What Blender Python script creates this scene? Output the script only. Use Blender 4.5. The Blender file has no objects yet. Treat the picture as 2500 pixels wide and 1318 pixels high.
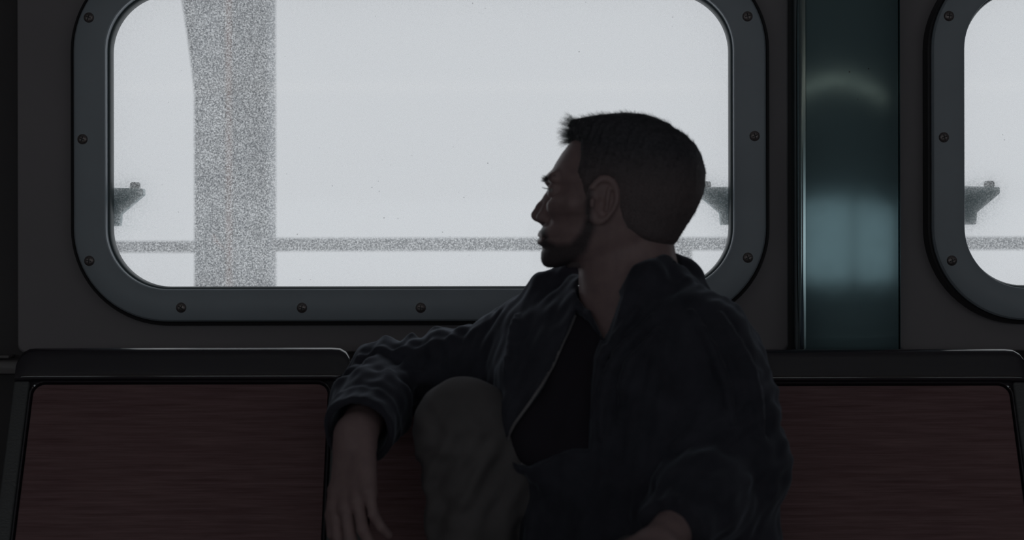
import bpy, bmesh, math, random
import numpy as np
from mathutils import Vector, Matrix

# ------------------------------------------------------------------ camera, world, light, exposure
SC = bpy.context.scene
C = SC.collection
FPX, CAMY, CAMZ = 4100.0, -3.0, 1.0          # focal length in pixels of the 2500 px wide frame
cam_d = bpy.data.cameras.new('camera'); cam = bpy.data.objects.new('camera', cam_d); C.objects.link(cam)
cam_d.sensor_width = 36.0; cam_d.lens = 36.0 * FPX / 2500.0
cam.location = (0, CAMY, CAMZ); cam.rotation_euler = (math.radians(90), math.radians(0.10), 0)
cam_d.clip_start = 0.05
cam_d.dof.use_dof = True; cam_d.dof.focus_distance = 2.90; cam_d.dof.aperture_fstop = 3.8
SC.camera = cam
world = bpy.data.worlds.new('overcast_sky'); SC.world = world; world.use_nodes = True
wb = world.node_tree.nodes['Background']
wb.inputs[0].default_value = (0.620, 0.640, 0.668, 1); wb.inputs[1].default_value = 1.165
SC.view_settings.view_transform = 'Standard'; SC.view_settings.look = 'None'
SC.view_settings.gamma = 1.0; SC.view_settings.exposure = 0.0
SC.view_settings.use_curve_mapping = False

def portal(x, y, z, sx, sz, ry):
    l = bpy.data.lights.new('window_portal', 'AREA'); l.shape = 'RECTANGLE'; l.size = sx; l.size_y = sz
    l.cycles.is_portal = True
    o = bpy.data.objects.new('window_portal', l); C.objects.link(o)
    o.location = (x, y, z); o.rotation_euler = (math.radians(ry), 0, 0)

# room measures
WIN_IN = (-0.717, 0.392, 0.967, 1.497)       # clear opening of the first window: x0 x1 z0 z1
PITCH = 1.516
ROOM_X, ROOM_Y, ROOM_Z = 4.6, -4.4, 2.35
OPP = (-3.03, 0.0, 3.03)  # centres of the windows across the cabin
OPPZ, OPPH, OPPW, OPITCH = 1.125, 0.185, 1.42, 3.03
WCX, WCZ = (WIN_IN[0] + WIN_IN[1]) / 2, (WIN_IN[2] + WIN_IN[3]) / 2
WHX, WHZ, WR = (WIN_IN[1] - WIN_IN[0]) / 2, (WIN_IN[3] - WIN_IN[2]) / 2, 0.108
for cx in (WCX, WCX + PITCH):
    portal(cx, 0.03, WCZ, WHX * 2 + .04, WHZ * 2 + .04, -90)
for cx in OPP:
    portal(cx, ROOM_Y - 0.03, OPPZ, OPPW * 2 + .04, OPPH * 2 + .04, 90)

# ------------------------------------------------------------------ helpers
def P(px, py, D):
    """a pixel of the 2500x1318 frame at distance D from the lens -> point in the room"""
    return np.array(((px - 1250) / FPX * D, CAMY + D, CAMZ - (py - 659) / FPX * D))

def obj(name, me, mat=None, parent=None):
    o = bpy.data.objects.new(name, me); C.objects.link(o)
    if mat is not None and len(me.materials) == 0: me.materials.append(mat)
    if parent is not None: o.parent = parent
    return o
def tag(o, label=None, cat=None, group=None, kind=None):
    if label: o['label'] = label
    if cat: o['category'] = cat
    if group: o['group'] = group
    if kind: o['kind'] = kind
    return o
def empty(name, loc=(0, 0, 0)):
    o = bpy.data.objects.new(name, None); o.empty_display_size = 0.05; C.objects.link(o); o.location = loc
    return o
def mesh_from(name, v, f, smooth=False, angle=None):
    me = bpy.data.meshes.new(name); me.from_pydata([tuple(map(float, p)) for p in v], [], f); me.update()
    if smooth:
        me.polygons.foreach_set('use_smooth', [True] * len(me.polygons))
        if angle:
            try: me.set_sharp_from_angle(angle=math.radians(angle))
            except Exception: pass
    return me
def np_mesh(name, V, F, smooth=True):
    """fast quads/tris mesh from numpy"""
    me = bpy.data.meshes.new(name)
    n = F.shape[1]
    me.vertices.add(len(V)); me.vertices.foreach_set('co', V.astype(np.float32).ravel())
    me.loops.add(F.size); me.loops.foreach_set('vertex_index', F.astype(np.int32).ravel())
    me.polygons.add(len(F)); me.polygons.foreach_set('loop_start', np.arange(0, F.size, n, dtype=np.int32))
    me.update(calc_edges=True); me.validate()
    me.polygons.foreach_set('use_smooth', [smooth] * len(me.polygons))
    return me
def box_bm(bm, x0, x1, y0, y1, z0, z1, bev=0.0, seg=2):
    r = bmesh.ops.create_cube(bm, size=1.0)
    vs = r['verts']
    bmesh.ops.scale(bm, vec=(x1 - x0, y1 - y0, z1 - z0), verts=vs)
    bmesh.ops.translate(bm, vec=((x0 + x1) / 2, (y0 + y1) / 2, (z0 + z1) / 2), verts=vs)
    if bev > 0:
        es = list({e for v in vs for e in v.link_edges})
        r2 = bmesh.ops.bevel(bm, geom=es, offset=bev, segments=seg, profile=0.5, affect='EDGES')
        vs = list({v for f in r2['faces'] for v in f.verts} | {v for v in vs if v.is_valid})
    return vs
def bm_mesh(name, bm, smooth=True, angle=40):
    me = bpy.data.meshes.new(name); bm.to_mesh(me); bm.free()
    if smooth:
        me.polygons.foreach_set('use_smooth', [True] * len(me.polygons))
        try: me.set_sharp_from_angle(angle=math.radians(angle))
        except Exception: pass
    return me
def box(name, x0, x1, y0, y1, z0, z1, mat, parent=None, bev=0.0, seg=2):
    bm = bmesh.new(); box_bm(bm, x0, x1, y0, y1, z0, z1, bev, seg)
    return obj(name, bm_mesh(name, bm), mat, parent)

def rrect(cx, cz, hx, hz, r, n=14):
    r = min(r, hx, hz); pts = []
    for (sx, sz, a0) in ((1, -1, -90), (1, 1, 0), (-1, 1, 90), (-1, -1, 180)):
        for i in range(n + 1):
            a = math.radians(a0 + 90.0 * i / n)
            pts.append((cx + sx * (hx - r) + r * math.cos(a), cz + sz * (hz - r) + r * math.sin(a)))
    return pts
def sweep_rrect(name, cx, cz, hx, hz, r, prof, n=18):
    """closed profile (offset outward, y) swept round a rounded rectangle"""
    V, F, m = [], [], None
    for (o, y) in prof:
        lp = rrect(cx, cz, hx + o, hz + o, r + o, n); m = len(lp)
        V += [(x, y, z) for x, z in lp]
    k = len(prof)
    for j in range(k):
        for i in range(m):
            a, b = j * m + i, j * m + (i + 1) % m
            c, d = ((j + 1) % k) * m + (i + 1) % m, ((j + 1) % k) * m + i
            F.append((a, b, c, d))
    me = mesh_from(name, V, F, True, 30)
    bm = bmesh.new(); bm.from_mesh(me); bmesh.ops.recalc_face_normals(bm, faces=bm.faces); bm.to_mesh(me); bm.free()
    return me
def plate_with_hole(name, outer, inner, y0, y1, bev=0.0):
    """outer = rrect loop, inner = rrect loop (same count): plate between y0 (front) and y1"""
    m = len(outer); V = []
    for (lp, y) in ((inner, y1), (inner, y0), (outer, y0), (outer, y1)):
        V += [(x, y, z) for x, z in lp]
    F = []
    for j in range(4):
        for i in range(m):
            F.append((j * m + i, j * m + (i + 1) % m, ((j + 1) % 4) * m + (i + 1) % m, ((j + 1) % 4) * m + i))
    me = mesh_from(name, V, F)
    bm = bmesh.new(); bm.from_mesh(me); bmesh.ops.recalc_face_normals(bm, faces=bm.faces); bm.to_mesh(me); bm.free()
    me.polygons.foreach_set('use_smooth', [True] * len(me.polygons))
    try: me.set_sharp_from_angle(angle=math.radians(35))
    except Exception: pass
    return me
def prism(name, poly, y0, y1, bev=0.0):
    """polygon in x,z extruded from y0 to y1"""
    bm = bmesh.new()
    a = [bm.verts.new((x, y0, z)) for x, z in poly]
    f = bm.faces.new(a)
    r = bmesh.ops.extrude_face_region(bm, geom=[f])
    vs = [g for g in r['geom'] if isinstance(g, bmesh.types.BMVert)]
    bmesh.ops.translate(bm, vec=(0, y1 - y0, 0), verts=vs)
    bmesh.ops.recalc_face_normals(bm, faces=bm.faces)
    if bev: bmesh.ops.bevel(bm, geom=list(bm.edges), offset=bev, segments=2, profile=.5, affect='EDGES')
    return bm_mesh(name, bm, True, 35)
def tube_np(paths, radii, sides=6):
    """list of point arrays -> verts, quads"""
    Vs, Fs, base = [], [], 0
    for pts, rad in zip(paths, radii):
        pts = np.asarray(pts, float); n = len(pts)
        t = np.gradient(pts, axis=0); t /= np.linalg.norm(t, axis=1)[:, None] + 1e-9
        ref = np.array((0.3, 1.0, 0.2)) if abs(t[0] @ np.array((0.3, 1, .2))) < 0.98 else np.array((1.0, 0, 0))
        a = np.cross(t, ref); a /= np.linalg.norm(a, axis=1)[:, None] + 1e-9
        b = np.cross(t, a)
        ang = np.arange(sides) * 2 * math.pi / sides
        rr = np.broadcast_to(np.asarray(rad, float), (n,))
        V = pts[:, None, :] + rr[:, None, None] * (np.cos(ang)[None, :, None] * a[:, None, :] + np.sin(ang)[None, :, None] * b[:, None, :])
        Vs.append(V.reshape(-1, 3))
        for i in range(n - 1):
            for s in range(sides):
                Fs.append((base + i * sides + s, base + i * sides + (s + 1) % sides, base + (i + 1) * sides + (s + 1) % sides, base + (i + 1) * sides + s))
        base += n * sides
    return np.concatenate(Vs), np.array(Fs)

# ------------------------------------------------------------------ materials
MATS = {}
class NT:
    def __init__(s, name):
        s.m = bpy.data.materials.new(name); s.m.use_nodes = True; s.t = s.m.node_tree
        s.b = s.t.nodes['Principled BSDF']; s.out = s.t.nodes['Material Output']; MATS[name] = s.m
    def n(s, typ, **kw):
        nd = s.t.nodes.new(typ)
        for k, v in kw.items():
            if k in nd.inputs: nd.inputs[k].default_value = v
            else: setattr(nd, k, v)
        return nd
    def l(s, a, b): s.t.links.new(a, b)
    def coords(s, scale=(1, 1, 1)):
        tc = s.n('ShaderNodeTexCoord'); mp = s.n('ShaderNodeMapping'); mp.inputs['Scale'].default_value = scale
        s.l(tc.outputs['Object'], mp.inputs['Vector']); return mp.outputs['Vector']
    def noise(s, vec, scale, detail=4.0, rough=0.55):
        nd = s.n('ShaderNodeTexNoise'); nd.inputs['Scale'].default_value = scale
        nd.inputs['Detail'].default_value = detail; nd.inputs['Roughness'].default_value = rough
        s.l(vec, nd.inputs['Vector']); return nd.outputs['Fac']
    def ramp(s, fac, stops):
        r = s.n('ShaderNodeValToRGB'); e = r.color_ramp.elements
        while len(e) < len(stops): e.new(0.5)
        for q, (p, c) in zip(e, stops):
            q.position = p; q.color = (c, c, c, 1) if isinstance(c, (int, float)) else (*c, 1)
        s.l(fac, r.inputs['Fac']); return r.outputs['Color']
    def bump(s, h, strength, dist=0.002):
        b = s.n('ShaderNodeBump'); b.inputs['Strength'].default_value = strength; b.inputs['Distance'].default_value = dist
        s.l(h, b.inputs['Height']); s.l(b.outputs['Normal'], s.b.inputs['Normal'])
def simple(name, col, rough=0.6, metal=0.0, nscale=0, var=0.15, bump=0.0, bscale=200, spec=0.5, sheen=0.0, stretch=(1, 1, 1), bdist=0.001):
    m = NT(name); b = m.b
    b.inputs['Base Color'].default_value = (*col, 1); b.inputs['Roughness'].default_value = rough
    b.inputs['Metallic'].default_value = metal; b.inputs['Specular IOR Level'].default_value = spec
    if sheen:
        b.inputs['Sheen Weight'].default_value = sheen; b.inputs['Sheen Roughness'].default_value = 0.4
        b.inputs['Sheen Tint'].default_value = (0.75, 0.85, 1, 1)
    if nscale:
        v = m.coords(stretch)
        c = m.ramp(m.noise(v, nscale), [(0.3, tuple(x * (1 - var) for x in col)), (0.7, tuple(x * (1 + var) for x in col))])
        m.l(c, b.inputs['Base Color'])
    if bump:
        v2 = m.coords(stretch); m.bump(m.noise(v2, bscale, 3), bump, bdist)
    return m.m

M_panel = simple('cabin_wall_laminate', (0.45, 0.415, 0.435), 0.55, nscale=3, var=0.06, bump=0.05, bscale=120)
M_base = simple('dark_bulkhead_paint', (0.10, 0.09, 0.095), 0.5, nscale=5, var=0.1)
M_wallfar = simple('cabin_far_wall_paint', (0.74, 0.72, 0.72), 0.6, nscale=2, var=0.06)
M_ceil = simple('ceiling_paint', (0.84, 0.83, 0.83), 0.7, nscale=3, var=0.05)
M_floor = simple('deck_flooring', (0.30, 0.27, 0.27), 0.45, nscale=30, var=0.2, bump=0.1, bscale=60)
M_frame = simple('window_frame_enamel', (0.60, 0.675, 0.745), 0.38, nscale=6, var=0.05, bump=0.03, bscale=300)
M_rubber = simple('black_rubber', (0.06, 0.057, 0.062), 0.45)
M_innergasket = simple('window_seal_grey', (0.11, 0.15, 0.16), 0.3)
M_screw = simple('dull_screw_steel', (0.42, 0.37, 0.365), 0.4, 0.9, nscale=300, var=0.3)
M_ledge = simple('painted_ledge', (0.33, 0.31, 0.315), 0.35, nscale=8, var=0.08)
M_black = simple('black_moulded_plastic', (0.052, 0.048, 0.060), 0.30, bump=0.25, bscale=420, spec=0.5, bdist=0.0006)
M_roll = simple('black_glossy_plastic', (0.050, 0.044, 0.058), 0.075, bump=0.03, bscale=60, spec=1.0, bdist=0.0006)
MATS['black_glossy_plastic'].node_tree.nodes['Principled BSDF'].inputs['IOR'].default_value = 1.75
M_edge = simple('worn_textured_plastic', (0.20, 0.205, 0.21), 0.33, bump=0.9, bscale=150, spec=0.6, stretch=(1, 1, 1.8), bdist=0.002)
M_jacket = simple('navy_jacket_cloth', (0.080, 0.081, 0.104), 0.85, nscale=25, var=0.2, bump=0.25, bscale=900, spec=0.15, sheen=0.5, bdist=0.0006)
M_rib = simple('ribbed_cuff_knit', (0.06, 0.065, 0.09), 0.9, spec=0.1, sheen=0.3, bump=0.5, bscale=500)
M_shirt = simple('dark_shirt_cloth', (0.055, 0.048, 0.062), 0.9, spec=0.1, bump=0.2, bscale=700)
M_trouser = simple('grey_trouser_twill', (0.22, 0.205, 0.21), 0.9, nscale=18, var=0.12, spec=0.1, bump=0.3, bscale=900, sheen=0.1, bdist=0.0006)
M_zip = simple('dull_zip_metal', (0.42, 0.40, 0.42), 0.55, 0.3)
M_shoe = simple('dark_shoe_leather', (0.02, 0.018, 0.018), 0.45, bump=0.2, bscale=300)
M_sole = simple('pale_shoe_sole', (0.25, 0.24, 0.23), 0.7)
M_hair = simple('dark_brown_hair', (0.070, 0.066, 0.076), 0.6, nscale=160, var=0.5, bump=0.8, bscale=260, stretch=(1, 1, 1), bdist=0.003, spec=0.3)
def crop_mat():
    m = NT('cropped_hair'); at = m.n('ShaderNodeAttribute', attribute_name='crop'); v = m.coords()
    c = m.ramp(m.noise(v, 220, 3), [(0.3, (0.085, 0.084, 0.100)), (0.7, (0.15, 0.145, 0.165))])
    c2 = m.ramp(m.noise(v, 600, 2), [(0.3, (0.20, 0.165, 0.175)), (0.7, (0.30, 0.245, 0.25))])
    mx = m.n('ShaderNodeMixRGB'); m.l(at.outputs['Fac'], mx.inputs[0]); m.l(c, mx.inputs[1]); m.l(c2, mx.inputs[2])
    m.l(mx.outputs[0], m.b.inputs['Base Color']); m.b.inputs['Roughness'].default_value = .6; m.b.inputs['Specular IOR Level'].default_value = .25
    m.bump(m.noise(m.coords(), 420, 3), .6, .0015); return m.m
M_crop = crop_mat()
M_eye = simple('eye_white', (0.55, 0.52, 0.52), 0.15)
M_iris = simple('dark_iris', (0.03, 0.025, 0.02), 0.1)
M_bracket = simple('grey_cast_bracket', (0.40, 0.53, 0.55), 0.5, nscale=40, var=0.12)
M_bolt = simple('dark_bolt', (0.07, 0.085, 0.09), 0.45, 0.3)
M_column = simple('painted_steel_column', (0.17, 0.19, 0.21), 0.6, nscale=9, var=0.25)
M_rust = simple('rusty_pipe', (0.26, 0.16, 0.14), 0.8, nscale=14, var=0.35)
M_rail = simple('painted_railing', (0.30, 0.315, 0.33), 0.5, nscale=10, var=0.1)
M_deck = simple('outer_deck_paint', (0.74, 0.76, 0.77), 0.5, nscale=4, var=0.1)

def hairstrand_mat():
    m = NT('hair_strands'); m.b.inputs['Base Color'].default_value = (0.03, 0.026, 0.025, 1)
    m.b.inputs['Roughness'].default_value = 0.38
    v = m.coords(); m.l(m.ramp(m.noise(v, 90), [(0.3, (0.08, 0.08, 0.085)), (0.7, (0.15, 0.14, 0.145))]), m.b.inputs['Base Color'])
    m.b.inputs['Transmission Weight'].default_value = 0.0
    tr = m.n('ShaderNodeBsdfTranslucent'); tr.inputs['Color'].default_value = (0.42, 0.55, 0.56, 1)
    mx = m.n('ShaderNodeMixShader'); mx.inputs[0].default_value = 0.45
    m.l(m.b.outputs[0], mx.inputs[1]); m.l(tr.outputs[0], mx.inputs[2]); m.l(mx.outputs[0], m.out.inputs['Surface'])
    return m.m
M_strand = hairstrand_mat()

def wood():
    m = NT('red_brown_wood_laminate')
    v = m.coords((1.2, 1, 22)); g = m.noise(v, 6, 7, 0.62)
    v2 = m.coords((2.5, 1, 160)); g2 = m.noise(v2, 5, 4, 0.6)
    c1 = m.ramp(g, [(0.30, (0.32, 0.175, 0.185)), (0.52, (0.43, 0.255, 0.265)), (0.72, (0.53, 0.325, 0.33))])
    c2 = m.ramp(g2, [(0.35, 0.62), (0.65, 1.0)])
    mx = m.n('ShaderNodeMixRGB'); mx.blend_type = 'MULTIPLY'; mx.inputs[0].default_value = 0.7
    m.l(c1, mx.inputs[1]); m.l(c2, mx.inputs[2]); m.l(mx.outputs[0], m.b.inputs['Base Color'])
    m.b.inputs['Roughness'].default_value = 0.42; m.b.inputs['Specular IOR Level'].default_value = 0.3
    m.bump(g2, 0.12, 0.0005); return m.m
M_wood = wood()

def steel():
    m = NT('brushed_stainless_steel'); b = m.b
    b.inputs['Base Color'].default_value = (0.235, 0.355, 0.380, 1); b.inputs['Metallic'].default_value = 1.0
    b.inputs['Anisotropic'].default_value = 1.0;  tg = m.n('ShaderNodeTangent'); tg.direction_type = 'RADIAL'; tg.axis = 'Z'; m.l(tg.outputs[0], b.inputs['Tangent'])
    v = m.coords((1, 1, 1)); r = m.ramp(m.noise(v, 40, 3), [(0.3, 0.125), (0.7, 0.15)])
    m.l(r, b.inputs['Roughness'])
    v2 = m.coords((900, 60, 4)); m.bump(m.noise(v2, 1.0, 3), 0.05, 0.0003)
    # a few small dark specks on the metal
    v3 = m.coords(); vo = m.n('ShaderNodeTexVoronoi'); vo.inputs['Scale'].default_value = 42; m.l(v3, vo.inputs['Vector'])
    n = m.noise(v3, 9, 2); sp = m.ramp(vo.outputs['Distance'], [(0.04, 0.0), (0.075, 1.0)])
    gate = m.ramp(n, [(0.54, 1.0), (0.60, 0.0)])
    mx = m.n('ShaderNodeMixRGB'); mx.blend_type = 'LIGHTEN'; mx.inputs[0].default_value = 1.0
    m.l(sp, mx.inputs[1]); m.l(gate, mx.inputs[2])
    cm = m.n('ShaderNodeMixRGB'); cm.inputs[1].default_value = (0.10, 0.12, 0.12, 1); cm.inputs[2].default_value = (0.235, 0.355, 0.380, 1)
    m.l(mx.outputs[0], cm.inputs[0]); m.l(cm.outputs[0], b.inputs['Base Color'])
    b2 = m.n('ShaderNodeBsdfPrincipled'); b2.inputs['Metallic'].default_value = 1.0; b2.inputs['Roughness'].default_value = 0.5
    m.l(cm.outputs[0], b2.inputs['Base Color'])
    ms = m.n('ShaderNodeMixShader'); ms.inputs[0].default_value = 0.5; m.l(b.outputs[0], ms.inputs[1]); m.l(b2.outputs[0], ms.inputs[2]); m.l(ms.outputs[0], m.out.inputs['Surface'])
    return m.m
M_steel = steel()
M_polish = simple('polished_edge_steel', (0.52, 0.68, 0.70), 0.14, 1.0)

def glass(name, tint, film):
    """clear pane with a fine film of dried spray: tiny translucent grains and a few dark specks"""
    m = NT(name); t = m.t
    tr = m.n('ShaderNodeBsdfTransparent'); tr.inputs['Color'].default_value = (*tint, 1)
    tl = m.n('ShaderNodeBsdfTranslucent'); tl.inputs['Color'].default_value = (1.0, 1.0, 1.0, 1)
    gl = m.n('ShaderNodeBsdfGlossy'); gl.inputs['Roughness'].default_value = 0.05; gl.inputs['Color'].default_value = (1, 1, 1, 1)
    df = m.n('ShaderNodeBsdfDiffuse'); df.inputs['Color'].default_value = (0.05, 0.06, 0.06, 1)
    if film:
        v = m.coords((1, 1, 1)); g = m.noise(v, 330, 3, 0.75)
        big = m.noise(v, 14, 3); 
        gr = m.ramp(g, [(0.36, 0.18), (0.50, 0.48), (0.63, 0.92)])
        br = m.ramp(big, [(0.3, 0.80), (0.7, 1.0)])
        mu = m.n('ShaderNodeMath', operation='MULTIPLY'); m.l(gr, mu.inputs[0]); m.l(br, mu.inputs[1])
        m1 = m.n('ShaderNodeMixShader'); m.l(mu.outputs[0], m1.inputs[0]); m.l(tr.outputs[0], m1.inputs[1]); m.l(tl.outputs[0], m1.inputs[2])
        vo = m.n('ShaderNodeTexVoronoi'); vo.inputs['Scale'].default_value = 75; m.l(v, vo.inputs['Vector'])
        gate = m.noise(v, 24, 2); low = m.ramp(gate, [(0.57, 0.0), (0.66, 0.55)])
        sp = m.ramp(vo.outputs['Distance'], [(0.05, 1.0), (0.11, 0.0)])
        mu2 = m.n('ShaderNodeMath', operation='MULTIPLY'); m.l(sp, mu2.inputs[0]); m.l(low, mu2.inputs[1])
        m2 = m.n('ShaderNodeMixShader'); m.l(mu2.outputs[0], m2.inputs[0]); m.l(m1.outputs[0], m2.inputs[1]); m.l(df.outputs[0], m2.inputs[2])
        last = m2
    else:
        last = tr
    fr = m.n('ShaderNodeFresnel'); fr.inputs['IOR'].default_value = 1.25
    m3 = m.n('ShaderNodeMixShader'); m.l(fr.outputs[0], m3.inputs[0]); m.l(last.outputs[0], m3.inputs[1]); m.l(gl.outputs[0], m3.inputs[2])
    m.l(m3.outputs[0], m.out.inputs['Surface']); t.nodes.remove(m.b)
    return m.m
M_glass_out = glass('window_glass_sprayed', (0.845, 0.847, 0.850), True)
M_glass = glass('window_glass_clear', (0.975, 0.985, 0.985), False)
M_glass_far = glass('window_glass_tinted', (0.93, 0.96, 0.965), False)

def skin():
    m = NT('skin'); b = m.b
    at = m.n('ShaderNodeAttribute', attribute_name='stubble')
    v = m.coords(); n = m.noise(v, 60, 4)
    c = m.ramp(n, [(0.3, (0.46, 0.325, 0.325)), (0.7, (0.55, 0.39, 0.385))])
    st = m.ramp(m.noise(v, 700, 2), [(0.35, (0.085, 0.078, 0.090)), (0.7, (0.17, 0.14, 0.145))])
    mx = m.n('ShaderNodeMixRGB'); m.l(at.outputs['Fac'], mx.inputs[0]); m.l(c, mx.inputs[1]); m.l(st, mx.inputs[2])
    m.l(mx.outputs[0], b.inputs['Base Color']); b.inputs['Roughness'].default_value = 0.40
    b.inputs['Specular IOR Level'].default_value = 0.4
    b.inputs['Subsurface Weight'].default_value = 0.06; b.inputs['Subsurface Radius'].default_value = (0.006, 0.003, 0.002)
    b.inputs['Subsurface Scale'].default_value = 1.0
    m.bump(m.noise(v, 900, 2), 0.15, 0.0004)
    return m.m
M_skin = skin()
def lamp_mat():
    m = NT('lamp_tube_glow'); e = m.n('ShaderNodeEmission'); e.inputs['Color'].default_value = (1.0, 0.86, 0.70, 1); e.inputs['Strength'].default_value = 1.0
    m.l(e.outputs[0], m.out.inputs['Surface']); m.t.nodes.remove(m.b); return m.m
M_lamp = lamp_mat()

# ------------------------------------------------------------------ the cabin shell
def struct(o, label, kind='structure'):
    o['kind'] = kind; o['label'] = label; return o
struct(box('floor', -ROOM_X, ROOM_X, ROOM_Y, 0.06, -0.05, 0.0, M_floor), 'dark cabin floor under the bench')
struct(box('ceiling', -ROOM_X, ROOM_X, ROOM_Y - .1, 0.12, ROOM_Z, ROOM_Z + .05, M_ceil), 'pale painted cabin ceiling')
struct(box('wall_left', -ROOM_X - .05, -ROOM_X, ROOM_Y - .1, 0.12, 0, ROOM_Z, M_wallfar), 'painted end wall of the cabin on the left')
struct(box('wall_right', ROOM_X, ROOM_X + .05, ROOM_Y - .1, 0.12, 0, ROOM_Z, M_wallfar), 'painted end wall of the cabin on the right')

# bulkhead with the big windows
PX0, PX1 = P(42, 0, 3.0)[0], P(1925, 0, 3.0)[0]       # first laminate panel
PB0 = P(2192, 0, 3.0)[0]; PB1 = PB0 + (PX1 - PX0)
PZ0 = P(0, 859, 3.0)[2]
wall = empty('wall_back', (0, 0, 0)); struct(wall, 'bulkhead behind the bench, laminate panels around two big windows')
bm = bmesh.new()
box_bm(bm, -ROOM_X, PX0 + .02, 0.025, 0.07, 0, ROOM_Z)          # left of the first panel
box_bm(bm, PX1 - .02, PB0 + .02, 0.010, 0.07, 0, ROOM_Z)        # between the panels, behind the steel cover
box_bm(bm, PB1 - .02, ROOM_X, 0.010, 0.07, 0, ROOM_Z)
box_bm(bm, PX0 + .006, PX1 - .006, 0.0125, 0.068, 0, PZ0 + .015); box_bm(bm, PB0 + .006, PB1 - .006, 0.0125, 0.068, 0, PZ0 + .015)
obj('bulkhead_plate', bm_mesh('bulkhead_plate', bm), M_base, wall)
def panel(x0, x1, wcx):
    z1 = ROOM_Z
    out = rrect((x0 + x1) / 2, (PZ0 + z1) / 2, (x1 - x0) / 2, (z1 - PZ0) / 2, 0.014, 18)
    inn = rrect(wcx, WCZ, WHX + .035, WHZ + .035, WR + .035, 18)
    o = obj('wall_panel', plate_with_hole('wall_panel', out, inn, 0.0, 0.06), M_panel, wall)
    b = o.modifiers.new('edge', 'BEVEL'); b.width = 0.004; b.segments = 2; b.limit_method = 'ANGLE'; b.angle_limit = math.radians(60)
panel(PX0, PX1, WCX); panel(PB0, PB1, WCX + PITCH)

# screws: domed heads with a cross recess
def screw_mesh(rot):
    bm = bmesh.new(); R, H, n = 0.0088, 0.0042, 24
    rings = []
    for k in range(7):
        a = k / 6 * math.pi / 2; r = R * math.cos(a) ; y = -H * math.sin(a)
        if k == 6: r = 0.0005
        rings.append([bm.verts.new((r * math.cos(2 * math.pi * i / n), y, r * math.sin(2 * math.pi * i / n))) for i in range(n)])
    for a, b in zip(rings, rings[1:]):
        for i in range(n): bm.faces.new((a[i], a[(i + 1) % n], b[(i + 1) % n], b[i]))
    bm.faces.new(rings[-1])
    # countersunk flange
    fl = [bm.verts.new((R * 1.14 * math.cos(2 * math.pi * i / n), 0.0006, R * 1.14 * math.sin(2 * math.pi * i / n))) for i in range(n)]
    for i in range(n): bm.faces.new((fl[i], fl[(i + 1) % n], rings[0][(i + 1) % n], rings[0][i]))
    bmesh.ops.recalc_face_normals(bm, faces=bm.faces)
    return bm_mesh('screw', bm, True, 50)
SCREW = screw_mesh(0)
def recess_mesh():
    bm = bmesh.new()
    for a in (0, 90):
        vs = box_bm(bm, -0.0048, 0.0048, -0.00445, -0.0030, -0.0009, 0.0009)
        bmesh.ops.rotate(bm, cent=(0, 0, 0), matrix=Matrix.Rotation(math.radians(a), 3, 'Y'), verts=vs)
    return bm_mesh('cross_recess', bm)
RECESS = recess_mesh()
RNG = random.Random(4)

FRAME_PROF = [(0.0, 0.002), (0.0, -0.036), (0.0015, -0.0385), (0.005, -0.040), (0.049, -0.040), (0.054, -0.038), (0.057, -0.033), (0.0575, 0.002)]
GASK_PROF = [(0.0576, 0.001), (0.0576, -0.028), (0.060, -0.0305), (0.063, -0.029), (0.0645, -0.024), (0.065, 0.001)]
SEAL_PROF = [(-0.0045, 0.008), (-0.0045, -0.014), (-0.0025, -0.018), (-0.0001, -0.018), (-0.0001, 0.008)]
def window(name, cx, label, screws=True, wy=0.0, flip=1, glassm=None, WCZ=WCZ, WHX=WHX, WHZ=WHZ):
    w = empty(name, (0, 0, 0)); struct(w, label)
    T = lambda prof: [(o, wy + flip * y) for o, y in prof]
    obj('window_frame', sweep_rrect('window_frame', cx, WCZ, WHX, WHZ, WR, T(FRAME_PROF)), M_frame, w)
    obj('outer_gasket', sweep_rrect('outer_gasket', cx, WCZ, WHX, WHZ, WR, T(GASK_PROF)), M_rubber, w)
    obj('inner_seal', sweep_rrect('inner_seal', cx, WCZ, WHX, WHZ, WR, T(SEAL_PROF)), M_innergasket, w)
    me = prism('pane', rrect(cx, WCZ, WHX + .012, WHZ + .012, WR + .012, 14), wy + flip * 0.0085, wy + flip * 0.0145)
    p = obj('pane', me, glassm or M_glass, w)
    if glassm is None:
        me.materials.append(M_glass_out)
        for f in me.polygons:
            if f.normal.y * flip > 0.9: f.material_index = 1
    if screws:
        for (sx, sz) in screws:
            s = obj('screw', SCREW, M_screw, w); s.location = (sx, wy - flip * 0.0402, sz); s.rotation_euler = (0, RNG.uniform(0, 1.5), 0)
            r = obj('cross_recess', RECESS, M_rubber, s)
    return w
def scr(px, py): q = P(px, py, 2.96); return (q[0], q[2])
S1 = [scr(*p) for p in ((202, 338), (218, 635), (442, 749.5), (737, 750.5), (1027, 751), (1317, 751), (1607, 751), (1843, 333), (1826, 630),
                        (218, 41), (442, -73), (737, -73), (1027, -73), (1317, -73), (1607, -73), (1826, 41))]
S2 = [scr(*p) for p in ((2305, 337), (2324, 638))] + [(x + PITCH, z) for x, z in S1[2:]]
window('window_1', WCX, 'wide round-cornered cabin window behind the seated man', S1)
window('window_2', WCX + PITCH, 'round-cornered cabin window cut off at the right, beyond the steel cover', S2)

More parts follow.
